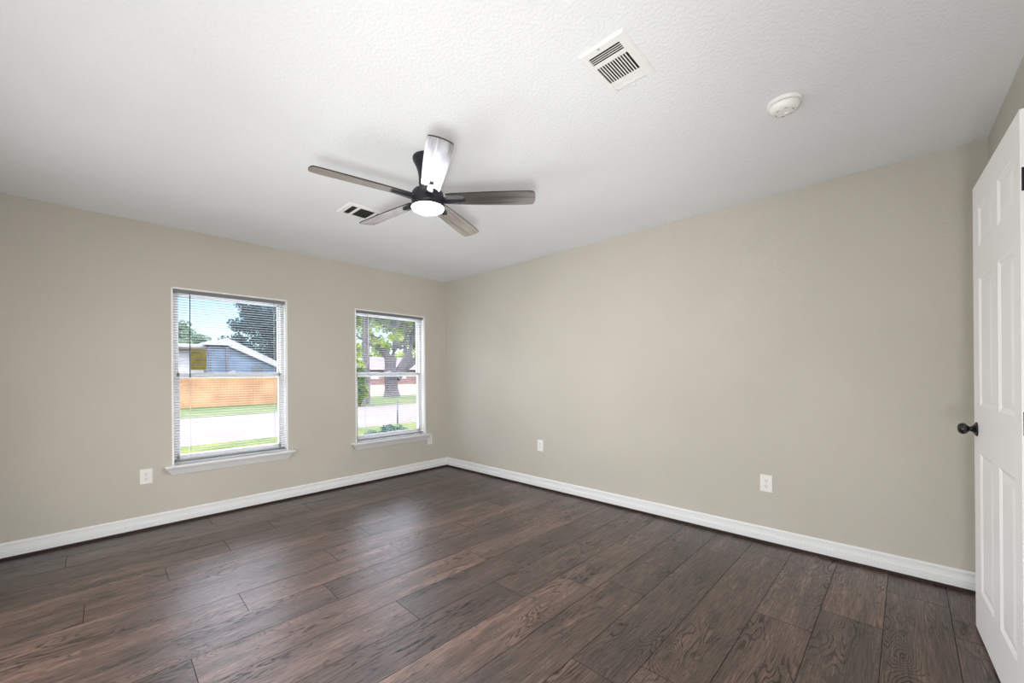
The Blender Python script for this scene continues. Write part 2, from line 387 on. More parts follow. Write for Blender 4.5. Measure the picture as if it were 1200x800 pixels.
# ------------------------------------------------------------------ windows
def window(name, x0, x1, z0, z1):
    root = empty(name, ((x0 + x1) / 2, YW + .06, z0)); tag(root, kind='structure')
    ya, yb = YW - .003, YW + T + .01
    # white painted liner of the recess, with a thin edge bead showing on the wall
    mb = MB(); t = .012
    mb.box(x0, x0 + t, ya, yb, z0, z1, .002); mb.box(x1 - t, x1, ya, yb, z0, z1, .002)
    mb.box(x0, x1, ya, yb, z1 - t, z1, .002)
    mb.build('window_liner', M['return'], root)
    # vinyl frame
    fy0, fy1 = YW + .068, YW + T; w = .030
    ix0, ix1, iz0, iz1 = x0 + t, x1 - t, z0 + .012, z1 - t
    mb = MB(); mb.box(ix0, ix0 + w, fy0, fy1, iz0, iz1, .003); mb.box(ix1 - w, ix1, fy0, fy1, iz0, iz1, .003)
    mb.box(ix0, ix1, fy0, fy1, iz1 - w, iz1, .003); mb.box(ix0, ix1, fy0, fy1, iz0, iz0 + w, .003)
    mb.build('window_frame', M['vinyl'], root)
    zm = 1.215
    def sash(nm, za, zb, y0, y1, top, bot, side):
        a0, a1 = ix0 + w - .012, ix1 - w + .012
        mb = MB(); mb.box(a0, a0 + side, y0, y1, za, zb, .003); mb.box(a1 - side, a1, y0, y1, za, zb, .003)
        mb.box(a0, a1, y0, y1, zb - top, zb, .003); mb.box(a0, a1, y0, y1, za, za + bot, .003)
        s = mb.build(nm, M['vinyl'], root)
        g = MB(); ym = (y0 + y1) / 2; g.box(a0 + side - .004, a1 - side + .004, ym - .002, ym + .002, za + bot - .004, zb - top + .004)
        g.build('glass_pane', M['glass'], s); return s
    sash('upper_sash', zm - .022, iz1 - w + .012, YW + .100, YW + .124, .030, .034, .028)
    lo = sash('lower_sash', iz0 + w - .012, zm + .024, YW + .072, YW + .098, .034, .045, .030)
    # sash lock in the middle of the meeting rail
    mb = MB(); xm = (x0 + x1) / 2; mb.box(xm - .025, xm + .025, YW + .080, YW + .096, zm + .024, zm + .034, .003)
    mb.box(xm - .006, xm + .022, YW + .074, YW + .084, zm + .030, zm + .040, .002); mb.build('sash_lock', M['vinyl'], lo)
    # stool (inner sill board) with rounded nose and horns
    mb = MB()
    prof = [(0, 0)]
    ys = YW - .062
    def slab(xa, xb, y0, y1, za, zb, b): mb.box(xa, xb, y0, y1, za, zb, b)
    slab(x0 - .052, x1 + .050, ys, YW + .004, z0 - .006, z0 + .012, .006)
    slab(x0 + .001, x1 - .001, YW - .004, YW + .070, z0 - .004, z0 + .012, .001)
    mb.build('window_sill', M['trim'], root)
    # apron: small crown moulding leaning out towards the stool, ends cut back
    pr = [(0, 0), (.010, .000), (.014, .010), (.020, .018), (.034, .040), (.046, .052), (.050, .062), (.050, .0625), (0, .0625)]
    za = z0 - .006 - .0625
    vv = []; n = len(pr)
    xa, xb = x0 - .042, x1 + .040
    for sgn, xx in ((1, xa), (-1, xb)):
        for (o, z) in pr: vv.append((xx + sgn * (.046 - min(o, .046)), YW - o, za + z))
    ff = [(k, (k + 1) % n, n + (k + 1) % n, n + k) for k in range(n)] + [tuple(range(n)), tuple(range(n, 2 * n))]
    mb = MB(); mb.mesh(vv, ff); mb.build('apron', M['trim'], root)
    return root
for i, wdw in enumerate(WIN): window('window_%d' % (i + 1), *wdw)

# ------------------------------------------------------------------ mini blinds
def blind(x0, x1, z0, z1, wand_x, wand_mat, label, zbot, pull=None):
    yb = YW + .030; a0, a1 = x0 + .016, x1 - .016
    root = empty('window_blind', ((a0 + a1) / 2, yb, z1 - .012)); tag(root, label, 'window blind', 'horizontal mini blinds in the two windows')
    mb = MB(); mb.box(a0, a1, yb - .016, yb + .016, z1 - .040, z1 - .0125, .003); mb.build('headrail', M['slat'], root)
    mb = MB(); top = z1 - .052; n = int((top - (zbot + .02)) / .0215)
    tilt = math.radians(TILT); hw = .0125
    for k in range(n + 1):
        z = top - k * .0215; pts = []
        for j in range(5):
            s = -1 + j * .5; y = s * hw; crown = (1 - s * s) * .0022
            yy = y * math.cos(tilt) - crown * math.sin(tilt) * 0; zz = -y * math.tan(tilt) + crown
            pts.append((yy, zz))
        th = .0004
        vv = [(xx, yb + py, z + pz + o) for xx in (a0 + .002, a1 - .002) for o in (0, -th) for (py, pz) in pts]
        ff = []
        for j in range(4): ff.append((j, j + 1, 11 + j, 10 + j)); ff.append((5 + j + 1, 5 + j, 15 + j, 16 + j))
        ff += [(0, 10, 15, 5), (4, 9, 19, 14), (0, 5, 6, 7, 8, 9, 4, 3, 2, 1), (10, 11, 12, 13, 14, 19, 18, 17, 16, 15)]
        mb.mesh(vv, ff)
    mb.build('slats', M['slat'], root)
    mb = MB(); mb.box(a0 + .002, a1 - .002, yb - .012, yb + .012, zbot, zbot + .012, .003); mb.build('bottom_rail', M['slat'], root)
    for xx in (a0 + .11, a1 - .09):
        for yy in (yb - .0133, yb + .0133):
            mb = MB(); mb.tube([(xx, yy, z1 - .04), (xx, yy, zbot + .012)], .0008, 6); mb.build('ladder_cord', M['cord'], root)
    mb = MB(); mb.tube([(wand_x, yb - .020, z1 - .034), (wand_x, yb - .030, z1 - .052)], .0018, 8)
    mb.tube([(wand_x, yb - .030, z1 - .05), (wand_x - .003, yb - .032, z1 - .72)], .0038, 6)
    mb.lathe([(.0, 0), (.005, 0), (.0055, .012), (.004, .03)], (wand_x - .003, yb - .032, z1 - .745), n=10)
    mb.build('tilt_wand', wand_mat, root)
    return root
TILT = 3
blind(*WIN[0], .600, M['wand_clear'], 'white horizontal mini blind with a dark tilt wand, in the left window', .497)
blind(*WIN[1], 2.185, M['wand_white'], 'white horizontal mini blind with a pale tilt wand, in the right window nearer the corner', .480)

# yellow sticker on the glass of the left window
mb = MB(); mb.box(.618, .728, YW + .1085, YW + .1095, 1.262, 1.452)
tag(mb.build('sticker', M['sticker'], origin=(.673, YW + .109, 1.262)), 'yellow olive rectangular sticker on the upper glass of the left window', 'sticker')

# ------------------------------------------------------------------ ceiling fan
FX, FY = 1.334, 1.898; ZB = 2.197
def build_fan():
    root = empty('ceiling_fan', (FX, FY, ZC)); tag(root, 'black five-blade ceiling fan with a round lit lamp, fixed to the white ceiling', 'ceiling fan')
    C = (FX, FY, 0)
    mb = MB()   # flared canopy and neck
    mb.lathe([(.010, ZC), (.082, ZC), (.083, ZC - .006), (.081, ZC - .016), (.072, ZC - .034), (.062, ZC - .055), (.053, ZC - .085), (.049, ZC - .115), (.0485, ZC - .150), (.030, ZC - .152)], C, n=56, cap0=True, cap1=True)
    mb.build('canopy', M['fan'], root)
    mb = MB()
    mb.lathe([(.02, ZB + .052), (.068, ZB + .051), (.080, ZB + .046), (.087, ZB + .036), (.090, ZB + .020), (.091, ZB - .022), (.0905, ZB - .028), (.087, ZB - .032), (.03, ZB - .034)], C, n=64, cap0=True, cap1=True)
    mb.build('motor_housing', M['fan'], root)
    lk = MB()
    lk.lathe([(.088, ZB - .030), (.0925, ZB - .032), (.0935, ZB - .040), (.0925, ZB - .046), (.088, ZB - .047)], C, n=64)
    ring = lk.build('light_kit', M['fan'], root)
    mb = MB(); mb.lathe([(.0895, ZB - .040), (.0895, ZB - .046), (.086, ZB - .053), (.074, ZB - .059), (.045, ZB - .066), (.001, ZB - .070)], C, n=64, cap1=True)
    mb.build('light_diffuser', M['lamp'], ring)
    for k in range(5):
        ang = math.radians(24.3 + 72 * k); ca, sa = math.cos(ang), math.sin(ang)
        pitch = math.radians(PITCH)
        def tr(r, w, h):
            # w: across the blade, h: up; blade pitched about its long axis
            y = w * math.cos(pitch) - h * math.sin(pitch); z = w * math.sin(pitch) + h * math.cos(pitch)
            return (FX + ca * r - sa * y, FY + sa * r + ca * y, ZB + .004 + z)
        # outline of a blade: narrow square root, slightly wider, gently curved tip
        top = []; N = 22
        prof = [(.105, .043), (.14, .047), (.22, .052), (.32, .0565), (.42, .059), (.50, .060), (.565, .0595), (.590, .0575), (.600, .0535)]
        tip = [(.600 + .011 * math.sin(PI * (j + 1) / 8) ** .7, .0535 * (1 - 2 * (j + 1) / 8)) for j in range(7)]
        out = [(r, w) for r, w in prof] + tip + [(r, -w) for r, w in prof[::-1]]
        th = .003
        # bottom face, top face with UV
        n = len(out); me_v = [tr(r, w, -th) for r, w in out] + [tr(r, w, th) for r, w in out]
        strips = len(out) // 2
        ff = []; mi = []
        for j in range(strips):
            a, b_, c, d = j, j + 1, n - 2 - j, n - 1 - j
            if b_ >= c:
                ff.append((a, b_, d)); ff.append((n + a, n + d, n + b_)); mi += [0, 0]; break
            ff.append((a, b_, c, d)); ff.append((n + a, n + d, n + c, n + b_)); mi += [0, 0]
        for j in range(n):
            j2 = (j + 1) % n; ff.append((j, n + j, n + j2, j2)); mi.append(1)
        org = Vector((FX, FY, ZC))
        me = D.meshes.new('blade'); me.from_pydata([tuple(Vector(v) - org) for v in me_v], [], ff)
        me.materials.append(M['blade']); me.materials.append(M['blade_edge']); me.polygons.foreach_set('material_index', mi)
        ul = me.uv_layers.new(name='blade')
        for p in me.polygons:
            for li in p.loop_indices:
                vi = me.loops[li].vertex_index % n; ul.data[li].uv = (out[vi][0] + k * 3.1, out[vi][1] + k * 1.7)
        bmm = bmesh.new(); bmm.from_mesh(me); bmesh.ops.recalc_face_normals(bmm, faces=bmm.faces); bmm.to_mesh(me); bmm.free()
        bo = D.objects.new('blade', me); col.objects.link(bo); bo.parent = root
        # blade iron: a tapered arm beneath the blade root ending in a rounded block
        mb = MB(); vv = []; sec = [(.070, .018, -.016, .004), (.10, .020, -.018, -.0035), (.16, .015, -.014, -.0035), (.205, .013, -.012, -.0035), (.212, .010, -.009, -.0035)]
        for (r, w, z0, z1) in sec: vv += [tr(r, -w, z0), tr(r, w, z0), tr(r, w, z1), tr(r, -w, z1)]
        ff2 = [(0, 1, 2, 3), (16, 19, 18, 17)]
        for i in range(4):
            for j in range(4): ff2.append((i * 4 + j, i * 4 + (j + 1) % 4, i * 4 + 4 + (j + 1) % 4, i * 4 + 4 + j))
        mb.mesh(vv, ff2); mb.build('blade_iron', M['fan'], root)
PITCH = -11
build_fan()

# ------------------------------------------------------------------ ceiling registers
def register(x0, y0, x1, y1, label, lever=True, lm='register'):
    W_, H_ = x1 - x0, y1 - y0
    root = empty('ceiling_vent', ((x0 + x1) / 2, (y0 + y1) / 2, ZC)); tag(root, label, 'vent', 'ceiling air registers')
    d = .009; za, zb = ZC - d, ZC
    def X(t): return x0 + t * W_ / .262
    secs = [(X(.033), X(.072), 'y', 4), (X(.093), X(.196), 'x', 12), (X(.217), X(.256 - .002), 'y', 4)]
    b0, b1 = y0 + .033, y1 - .025
    # face plate, chamfered, with three openings
    mb = MB()
    xs = [x0 + .006]
    for s in secs: xs += [s[0], s[1]]
    xs.append(x1 - .006)
    yo0, yo1 = y0 + .006, y1 - .006
    for i, (a, b) in enumerate(zip(xs, xs[1:])):
        if i % 2 == 0: mb.box(a, b, yo0, yo1, za, za + .0015)
        else: mb.box(a, b, yo0, b0, za, za + .0015); mb.box(a, b, b1, yo1, za, za + .0015)
    # sloping rim
    o = [(x0, y0), (x1, y0), (x1, y1), (x0, y1)]; inn = [(x0 + .006, yo0), (x1 - .006, yo0), (x1 - .006, yo1), (x0 + .006, yo1)]
    for i in range(4):
        j = (i + 1) % 4
        mb.face([(*o[i], zb - .002), (*o[j], zb - .002), (*inn[j], za), (*inn[i], za)])
        mb.face([(*o[i], zb), (*o[j], zb), (*o[j], zb - .002), (*o[i], zb - .002)])
    fr = mb.build('frame', M['register'], root)
    mb = MB()
    mb.box(secs[0][0] - .002, secs[-1][1] + .002, b0 - .002, b1 + .002, zb - .0012, zb - .0004); mb.build('dark_backing', M['register_in'], root)
    for (a, b, ax, n) in secs:
        for k in range(n + 1):
            mb = MB()
            if ax == 'y':
                c = a + (b - a) * k / n; sl = .0075 if a < (x0 + x1) / 2 else -.0008; w = .0018
                vv = [(c - w, b0, za), (c + w, b0, za), (c + w + sl, b0, zb - .0015), (c - w + sl, b0, zb - .0015)]
                vv += [(p[0], b1, p[2]) for p in vv]
            else:
                c = b0 + (b1 - b0) * k / n; sl = .0035; w = .0022
                vv = [(a, c - w, za), (a, c + w, za), (a, c + w + sl, zb - .0015), (a, c - w + sl, zb - .0015)]
                vv += [(b, p[1], p[2]) for p in vv]
            if k in (0, n) : continue
            mb.mesh(vv, [(0, 1, 2, 3), (7, 6, 5, 4), (0, 4, 5, 1), (1, 5, 6, 2), (2, 6, 7, 3), (3, 7, 4, 0)])
            mb.build('louver', M[lm], root)
    mb = MB(); mb.lathe([(.0045, 0), (.004, -.002), (.0005, -.0028)], (x0 + .014, (y0 + y1) / 2 + .012, za), n=14, cap1=True); mb.build('screw', M['screw'], root)
    if lever:
        mb = MB(); ym = (y0 + y1) / 2
        mb.box(x1 - .0075, x1 - .006, ym - .035, ym + .03, za - .002, za + .001); mb.box(x1 - .010, x1 - .004, ym - .012, ym - .008, za - .014, za, .001)
        mb.build('damper_lever', M['register'], root)
    return root
register(1.314, .680, 1.592, .870, 'white ceiling vent with three louver groups, nearer the camera at the top', True)
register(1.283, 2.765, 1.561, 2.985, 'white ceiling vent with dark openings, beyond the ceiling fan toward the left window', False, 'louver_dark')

# ------------------------------------------------------------------ smoke detector
SX, SYY = 2.185, .335
root = empty('smoke_detector', (SX, SYY, ZC)); tag(root, 'round white smoke detector on the ceiling, right of the near vent', 'smoke detector')
C = (SX, SYY, 0)
mb = MB(); mb.lathe([(.02, ZC), (.068, ZC), (.069, ZC - .004), (.068, ZC - .013), (.065, ZC - .016), (.050, ZC - .0165)], C, n=56, cap0=True, cap1=True); mb.build('mounting_base', M['detector'], root)
mb = MB(); mb.lathe([(.056, ZC - .016), (.056, ZC - .0195)], C, n=56); mb.build('sensing_slot', M['slot'], root)
mb = MB(); mb.lathe([(.030, ZC - .0192), (.060, ZC - .0192), (.0615, ZC - .022), (.060, ZC - .028), (.054, ZC - .038), (.045, ZC - .044), (.030, ZC - .047), (.0005, ZC - .0475)], C, n=56, cap0=True, cap1=True)
cov = mb.build('cover', M['detector'], root)
mb = MB()
for k in range(6):
    mb = MB(); a = math.radians(20 + 60 * k)
    pts = [(SX + math.cos(a + t) * .034, SYY + math.sin(a + t) * .034, ZC - .0466) for t in (-.2, -.1, 0, .1, .2)]
    mb.tube(pts, .0011, 6); mb.build('vent_slot', M['slot'], cov)
mb = MB(); mb.lathe([(.009, ZC - .0470), (.0085, ZC - .0500), (.0005, ZC - .0505)], (SX + .012, SYY - .006, 0), n=24, cap1=True); mb.build('test_button', M['detector'], cov)

# ------------------------------------------------------------------ wall outlets
def outlet(c, axis, label, w=.074, h=.118):
    """axis 'y': on the window wall facing -Y; 'x': on the right wall facing -X"""
    cx, cyy, cz = c
    root = empty('wall_outlet', c); tag(root, label, 'outlet', 'white wall outlets')
    def P(a, o, z): return (cx + a, cyy - o, cz + z) if axis == 'y' else (cx - o, cyy - a, cz + z)
    def pbox(mb, a0, a1, o0, o1, z0, z1, b=0):
        p, q_ = P(a0, o0, z0), P(a1, o1, z1)
        mb.box(min(p[0], q_[0]), max(p[0], q_[0]), min(p[1], q_[1]), max(p[1], q_[1]), p[2], q_[2], b)
    mb = MB(); pbox(mb, -w / 2, w / 2, -.0005, .006, -h / 2, h / 2, .002); mb.build('cover_plate', M['plate'], root)
    for s in (1, -1):
        zc = s * .0195
        mb = MB(); n = 28; pts = []
        for k in range(n):
            t = 2 * PI * k / n; pts.append((max(-.0165, min(.0165, .0175 * math.cos(t))), max(-.0135, min(.0135, .0165 * math.sin(t)))))
        vv = [P(a, .0055, zc + z) for a, z in pts] + [P(a, .0078, zc + z) for a, z in pts]
        mb.mesh(vv, [tuple(range(n)), tuple(range(n, 2 * n))] + [(k, (k + 1) % n, n + (k + 1) % n, n + k) for k in range(n)])
        rc = mb.build('receptacle', M['plate'], root)
        mb = MB(); pbox(mb, -.0078, -.0055, .0070, .0081, zc - .001, zc + .0075); pbox(mb, .0055, .0075, .0070, .0081, zc, zc + .007)
        n2 = 12; vv = [P(.003 * math.cos(2 * PI * k / n2), .0081, zc - .0075 + .003 * math.sin(2 * PI * k / n2)) for k in range(n2)]
        mb.mesh(vv, [tuple(range(n2))]); mb.build('slots', M['slot'], rc)
    mb = MB(); mb.lathe([(.003, 0), (.0025, .001), (.0004, .0013)], P(0, .006, 0), axis=((0, -1, 0) if axis == 'y' else (-1, 0, 0)), n=12, cap1=True); mb.build('screw', M['screw'], root)
    return root
outlet((.319, YW, .421), 'y', 'white outlet on the beige window wall, left of the left window')
outlet((3.005, YW, .378), 'y', 'white outlet beside the sill of the right window, next to the room corner', w=.073)
outlet((XR, 2.674, .452), 'x', 'white outlet low on the right wall, farther from the camera toward the corner')
outlet((XR, .627, .421), 'x', 'white outlet low on the right wall, nearer to the white door')

# ------------------------------------------------------------------ door (swung wide open against the wall)
def build_door():
    HX, HY = 2.0719, -.3164; ex, ey = (2.8338 - HX) / .762, (-.2943 + .3164) / .762
    l = math.hypot(ex, ey); ex /= l; ey /= l; nx, ny = -ey, ex
    root = empty('door_1', (HX, HY, 0)); tag(root, kind='structure')
    def P(u_, z, o): return (HX + ex * u_ + nx * o, HY + ey * u_ + ny * o, z)
    Wd, z0, z1, TH = .762, .015, 2.045, .035
    us = [0, .085, .285, .405, .640 - .01, Wd]; us = [0, .078, .288, .408, .628, Wd]
    us = [0, .085, .323, .439, .677, Wd]
    us = [0, .080, .300, .398, .640, Wd]
    zs = [z0, .215, .835, 1.045, 1.615, 1.752, 1.925, z1]
    mb = MB()
    for side in (0, 1):
        o0 = 0 if side == 0 else -TH; sg = -1 if side == 0 else 1
        for i in range(5):
            for j in range(7):
                a, b, c, d = us[i], us[i + 1], zs[j], zs[j + 1]
                if i in (1, 3) and j in (1, 3, 5):
                    rings = [(0, 0), (.004, .0020), (.009, .0030), (.013, .0055), (.020, .0058), (.024, .0050), (.044, .0018), (.047, .0016)]
                    for (p, dp), (q_, dq) in zip(rings, rings[1:]):
                        A = [P(a + p, c + p, o0 + sg * dp), P(b - p, c + p, o0 + sg * dp), P(b - p, d - p, o0 + sg * dp), P(a + p, d - p, o0 + sg * dp)]
                        B = [P(a + q_, c + q_, o0 + sg * dq), P(b - q_, c + q_, o0 + sg * dq), P(b - q_, d - q_, o0 + sg * dq), P(a + q_, d - q_, o0 + sg * dq)]
                        for k in range(4): mb.face([A[k], A[(k + 1) % 4], B[(k + 1) % 4], B[k]])
                    mb.face(B)
                else: mb.face([P(a, c, o0), P(b, c, o0), P(b, d, o0), P(a, d, o0)])
    for j in range(7):
        mb.face([P(0, zs[j], 0), P(0, zs[j + 1], 0), P(0, zs[j + 1], -TH), P(0, zs[j], -TH)])
        mb.face([P(Wd, zs[j], 0), P(Wd, zs[j + 1], 0), P(Wd, zs[j + 1], -TH), P(Wd, zs[j], -TH)])
    for i in range(5):
        for z in (z0, z1): mb.face([P(us[i], z, 0), P(us[i + 1], z, 0), P(us[i + 1], z, -TH), P(us[i], z, -TH)])
    mb.build('door_leaf', M['door'], root)
    # knob: flared rose, waisted neck, ball
    mb = MB()
    mb.lathe([(0.0325, 0), (0.0325, 0.003), (0.03, 0.005), (0.021, 0.01), (0.0135, 0.016), (0.0105, 0.021), (0.0105, 0.024), (0.014, 0.027), (0.0205, 0.032), (0.0245, 0.038), (0.0255, 0.044), (0.0245, 0.05), (0.0205, 0.056), (0.012, 0.06), (0.0008, 0.0615)],
             P(.702, .935, -.0005), axis=(nx, ny, 0), n=44, cap0=True, cap1=True)
    mb.build('door_knob', M['black'], root)
    mb = MB(); mb.box(*sorted((P(Wd, 0, -.007)[0] - .0005, P(Wd, 0, -.007)[0] + .0012)), P(Wd, 0, -.030)[1], P(Wd, 0, -.006)[1], .905, .965); mb.build('latch_plate', M['hinge'], root)
    for zc in (1.818, 1.028, .24):
        mb = MB(); mb.box(HX - .0018, HX + .0004, HY - .031, HY - .003, zc - .038, zc + .038, .0006)
        mb.tube([(HX - .004, HY - .037, zc - .038), (HX - .004, HY - .037, zc + .038)], .0055, 10); mb.build('hinge', M['hinge'], root)
    # casing and jamb of the doorway
    mb = MB(); w = .057
    mb.box(DX1 + .002 - .0, DX1 + w, YB, YB + .014, 0, 2.055 + w, .003)
    mb.box(DX0 - w, DX0 - .002, YB, YB + .014, 0, 2.055 + w, .003); mb.box(DX0 - .002, DX1 + .002, YB, YB + .014, 2.057, 2.055 + w, .003)
    tag(mb.build('trim_1', M['trim']), kind='structure')
    mb = MB(); mb.box(DX1 - .018, DX1, YB - T, YB + .002, 0, 2.055, .001); mb.box(DX0, DX0 + .018, YB - T, YB + .002, 0, 2.055, .001); mb.box(DX0, DX1, YB - T, YB + .002, 2.037, 2.055, .001)
    tag(mb.build('trim_2', M['trim']), kind='structure')
build_door()

#EXTERIOR
# ------------------------------------------------------------------ outdoors
GZ = -0.30
M['grass'] = noisy(mat('lawn_grass', (0.0905, 0.1178, 0.0273), .9, spec=.1), (0.0250, 0.0406, 0.0055), (0.0679, 0.0725, 0.0133), 1.3, 4, bump=.6, bscale=14, bdist=.03)
M['far_grass'] = noisy(mat('dry_grass', (0.1810, 0.1537, 0.0905), .9, spec=.1), (0.0772, 0.0632, 0.0406), (0.1131, 0.0952, 0.0679), .35, 4)
M['verge'] = noisy(mat('verge_grass', (0.0905, 0.1178, 0.0452), .9, spec=.1), (0.0226, 0.0382, 0.0101), (0.0476, 0.0546, 0.0187), .8, 4)
M['street'] = noisy(mat('pale_concrete', (.07, .06, .06), .85, spec=.2), (.058, .046, .045), (.078, .064, .062), .6, 5)
M['fence'] = noisy(mat('cedar_fence', (0.1560, 0.0780, 0.0312), .8, spec=.2), (0.1638, 0.0819, 0.0351), (0.2418, 0.1404, 0.0624), 1.1, 4)
M['white_siding'] = noisy(mat('white_siding', (0.3619, 0.3619, 0.3619), .7), (0.2083, 0.2129, 0.2168), (0.2262, 0.2309, 0.2356), 2)
M['shaded_siding'] = noisy(mat('blue_shaded_siding', (0.1092, 0.1638, 0.2293), .7), (0.0328, 0.0546, 0.0928), (0.0546, 0.0874, 0.1310), 2)  # blue-grey colour stands in for the shade on the gable wall
M['metal_roof'] = noisy(mat('white_metal_roof', (0.3845, 0.3845, 0.3845), .5), (0.1537, 0.1583, 0.1677), (0.1810, 0.1810, 0.1856), 2)
M['dark_post'] = mat('dark_porch_post', (.03, .035, .045), .6)
M['brick'] = noisy(mat('rose_brick', (0.1810, 0.0905, 0.0811), .9), (0.0811, 0.0382, 0.0359), (0.1264, 0.0702, 0.0632), 3, 4)
M['shingle'] = noisy(mat('grey_shingle', (0.1357, 0.1084, 0.1131), .9), (0.0406, 0.0320, 0.0335), (0.0679, 0.0546, 0.0562), 3)
M['bark'] = noisy(mat('tree_bark', (.05, .045, .05), .95), (.018, .016, .021), (.05, .042, .043), 9, 4, bump=.7, bscale=16, bdist=.03)
def leaf_mat(name, c1, c2):
    m = noisy(mat(name, c1, .6, spec=.25), c1, c2, .9, 3, lo=.40, hi=.60)
    b = m.node_tree.nodes['Principled BSDF']; n = m.node_tree.nodes; L = m.node_tree.links
    tr = n.new('ShaderNodeBsdfTranslucent'); mx = n.new('ShaderNodeMixShader'); mx.inputs[0].default_value = .4
    src = b.inputs['Base Color'].links[0].from_socket; L.new(src, tr.inputs[0])
    out = [x for x in n if x.type == 'OUTPUT_MATERIAL'][0]
    L.new(b.outputs[0], mx.inputs[1]); L.new(tr.outputs[0], mx.inputs[2]); L.new(mx.outputs[0], out.inputs[0]); return m
M['leaf_lime'] = leaf_mat('lime_leaves', (0.0390, 0.0780, 0.0078), (0.2340, 0.2964, 0.0390))
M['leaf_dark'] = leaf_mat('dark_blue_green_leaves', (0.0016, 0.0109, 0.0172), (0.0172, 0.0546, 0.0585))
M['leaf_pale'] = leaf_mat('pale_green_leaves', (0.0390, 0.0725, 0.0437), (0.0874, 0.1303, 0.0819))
M['leaf_teal'] = leaf_mat('teal_leaves', (0.0086, 0.0335, 0.0242), (0.0289, 0.0725, 0.0484))

def slab(name, m, x0, x1, y0, y1, z0, z1, seg=1):
    mb = MB(); mb.box(x0, x1, y0, y1, z0, z1); return tag(mb.build(name, m), kind='structure')
slab('ground', M['far_grass'], -90, 160, YW + T + .02, 190, GZ - .4, GZ)
M['bounce_slab'] = noisy(mat('bounce_white', (.7, .7, .7), .9), (.66, .66, .65), (.74, .74, .73), 1.5)  # unseen white slab added to bounce daylight in through the windows
slab('bounce_slab', M['bounce_slab'], -3, 8, YW + T + .03, 7.6, GZ - .1, GZ + .05)
slab('lawn', M['grass'], -20, 40, 7.6, 10.9, GZ - .1, GZ + .03)
slab('street', M['street'], -40, 60, 10.9, 18.4, GZ - .1, GZ + .02)
slab('verge', M['verge'], -40, 60, 18.4, 26.5, GZ - .1, GZ + .03)

def leaves(mb, centres, n, size, rnd, flat=1.0):
    tot = sum(c[3] ** 2 for c in centres)
    for (x, y, z, r) in centres:
        for _ in range(int(n * r * r / tot)):
            d = Vector((rnd.gauss(0, 1), rnd.gauss(0, 1), rnd.gauss(0, 1))).normalized() * (rnd.random() ** .45) * r
            p = Vector((x, y, z)) + Vector((d.x, d.y, d.z * flat))
            if p.z < GZ + .05: continue
            a = Vector((rnd.gauss(0, 1), rnd.gauss(0, 1), rnd.gauss(0, .6))).normalized(); b = a.cross(Vector((rnd.gauss(0, 1), rnd.gauss(0, 1), rnd.gauss(0, 1)))).normalized()
            s = size * rnd.uniform(.6, 1.3)
            mb.face([p - a * s, p - b * s * .45, p + a * s, p + b * s * .45])
def tree(label, x, y, trunk, branches, crown, n, size, lm, seed, cat='tree', name='tree', group='trees outdoors'):
    rnd = random.Random(seed)
    root = empty(name, (x, y, GZ)); tag(root, label, cat, group)
    if trunk or branches:
        mb = MB()
        for pts, rad in trunk + branches: mb.tube(pts, rad, 9)
        mb.build('trunk', M['bark'], root, fix=False)
    mb = MB(); leaves(mb, crown, n, size, rnd, .8); mb.build('foliage', lm, root, fix=False)
    return root
def blob(rnd, cx, cy, cz, rx, ry, rz, k, r0, r1):
    out = []
    for _ in range(k):
        d = Vector((rnd.gauss(0, 1), rnd.gauss(0, 1), rnd.gauss(0, 1))).normalized() * rnd.random() ** .4
        out.append((cx + d.x * rx, cy + d.y * ry, cz + d.z * rz, rnd.uniform(r0, r1)))
    return out
R_ = random.Random(11)
# big multi-stem shade tree seen through the right window
tx, ty = 14.4, 25.0
tr_ = [([(tx + .05, ty, GZ), (tx + .02, ty, .3), (tx, ty, 1.0), (tx + .05, ty, 1.45)], [.62, .46, .46, .56]),
       ([(tx - .05, ty, 1.2), (tx - .05, ty, 1.9), (tx - .02, ty, 2.5)], [.42, .38, .42]),
       ([(tx + .35, ty, 1.1), (tx + .8, ty - .1, 1.7), (tx + 1.25, ty - .2, 2.5), (tx + 1.7, ty, 3.8), (tx + 2.1, ty, 6)], [.40, .36, .32, .2, .1]),
       ([(tx + .9, ty, 1.6), (tx + 1.7, ty, 2.1), (tx + 2.6, ty, 2.9), (tx + 3.6, ty, 4.2)], [.26, .22, .17, .1])]
br = [([(tx - .1, ty, 2.3), (tx - .7, ty, 3.1), (tx - 1.3, ty + .3, 4.0), (tx - 1.9, ty, 5.6)], [.28, .22, .16, .08]),
      ([(tx + .05, ty, 2.3), (tx + .35, ty, 3.2), (tx + .5, ty, 4.4), (tx + .9, ty, 6.2)], [.30, .24, .18, .08]),
      ([(tx + .25, ty, 3.0), (tx + .9, ty, 3.7), (tx + 1.3, ty, 4.9)], [.17, .13, .06]),
      ([(tx - .5, ty, 2.9), (tx - 1.6, ty - .2, 3.3), (tx - 2.6, ty, 3.9)], [.14, .10, .05]),
      ([(tx + 1.25, ty, 2.5), (tx + 1.1, ty, 3.4), (tx + 1.4, ty, 4.8)], [.16, .12, .06])]
tree('large multi-stem shade tree with lime green leaves, seen through the right window', tx, ty, tr_, br,
     blob(R_, tx + .3, ty, 5.6, 4.2, 2.2, 2.3, 26, .7, 1.3) + blob(R_, tx - .8, ty, 3.5, 2.2, 1.2, .5, 6, .35, .6) + blob(R_, tx + 2.5, ty, 3.6, 1.4, 1, .5, 4, .35, .6), 9000, .17, M['leaf_lime'], 1)
tx2 = 10.05
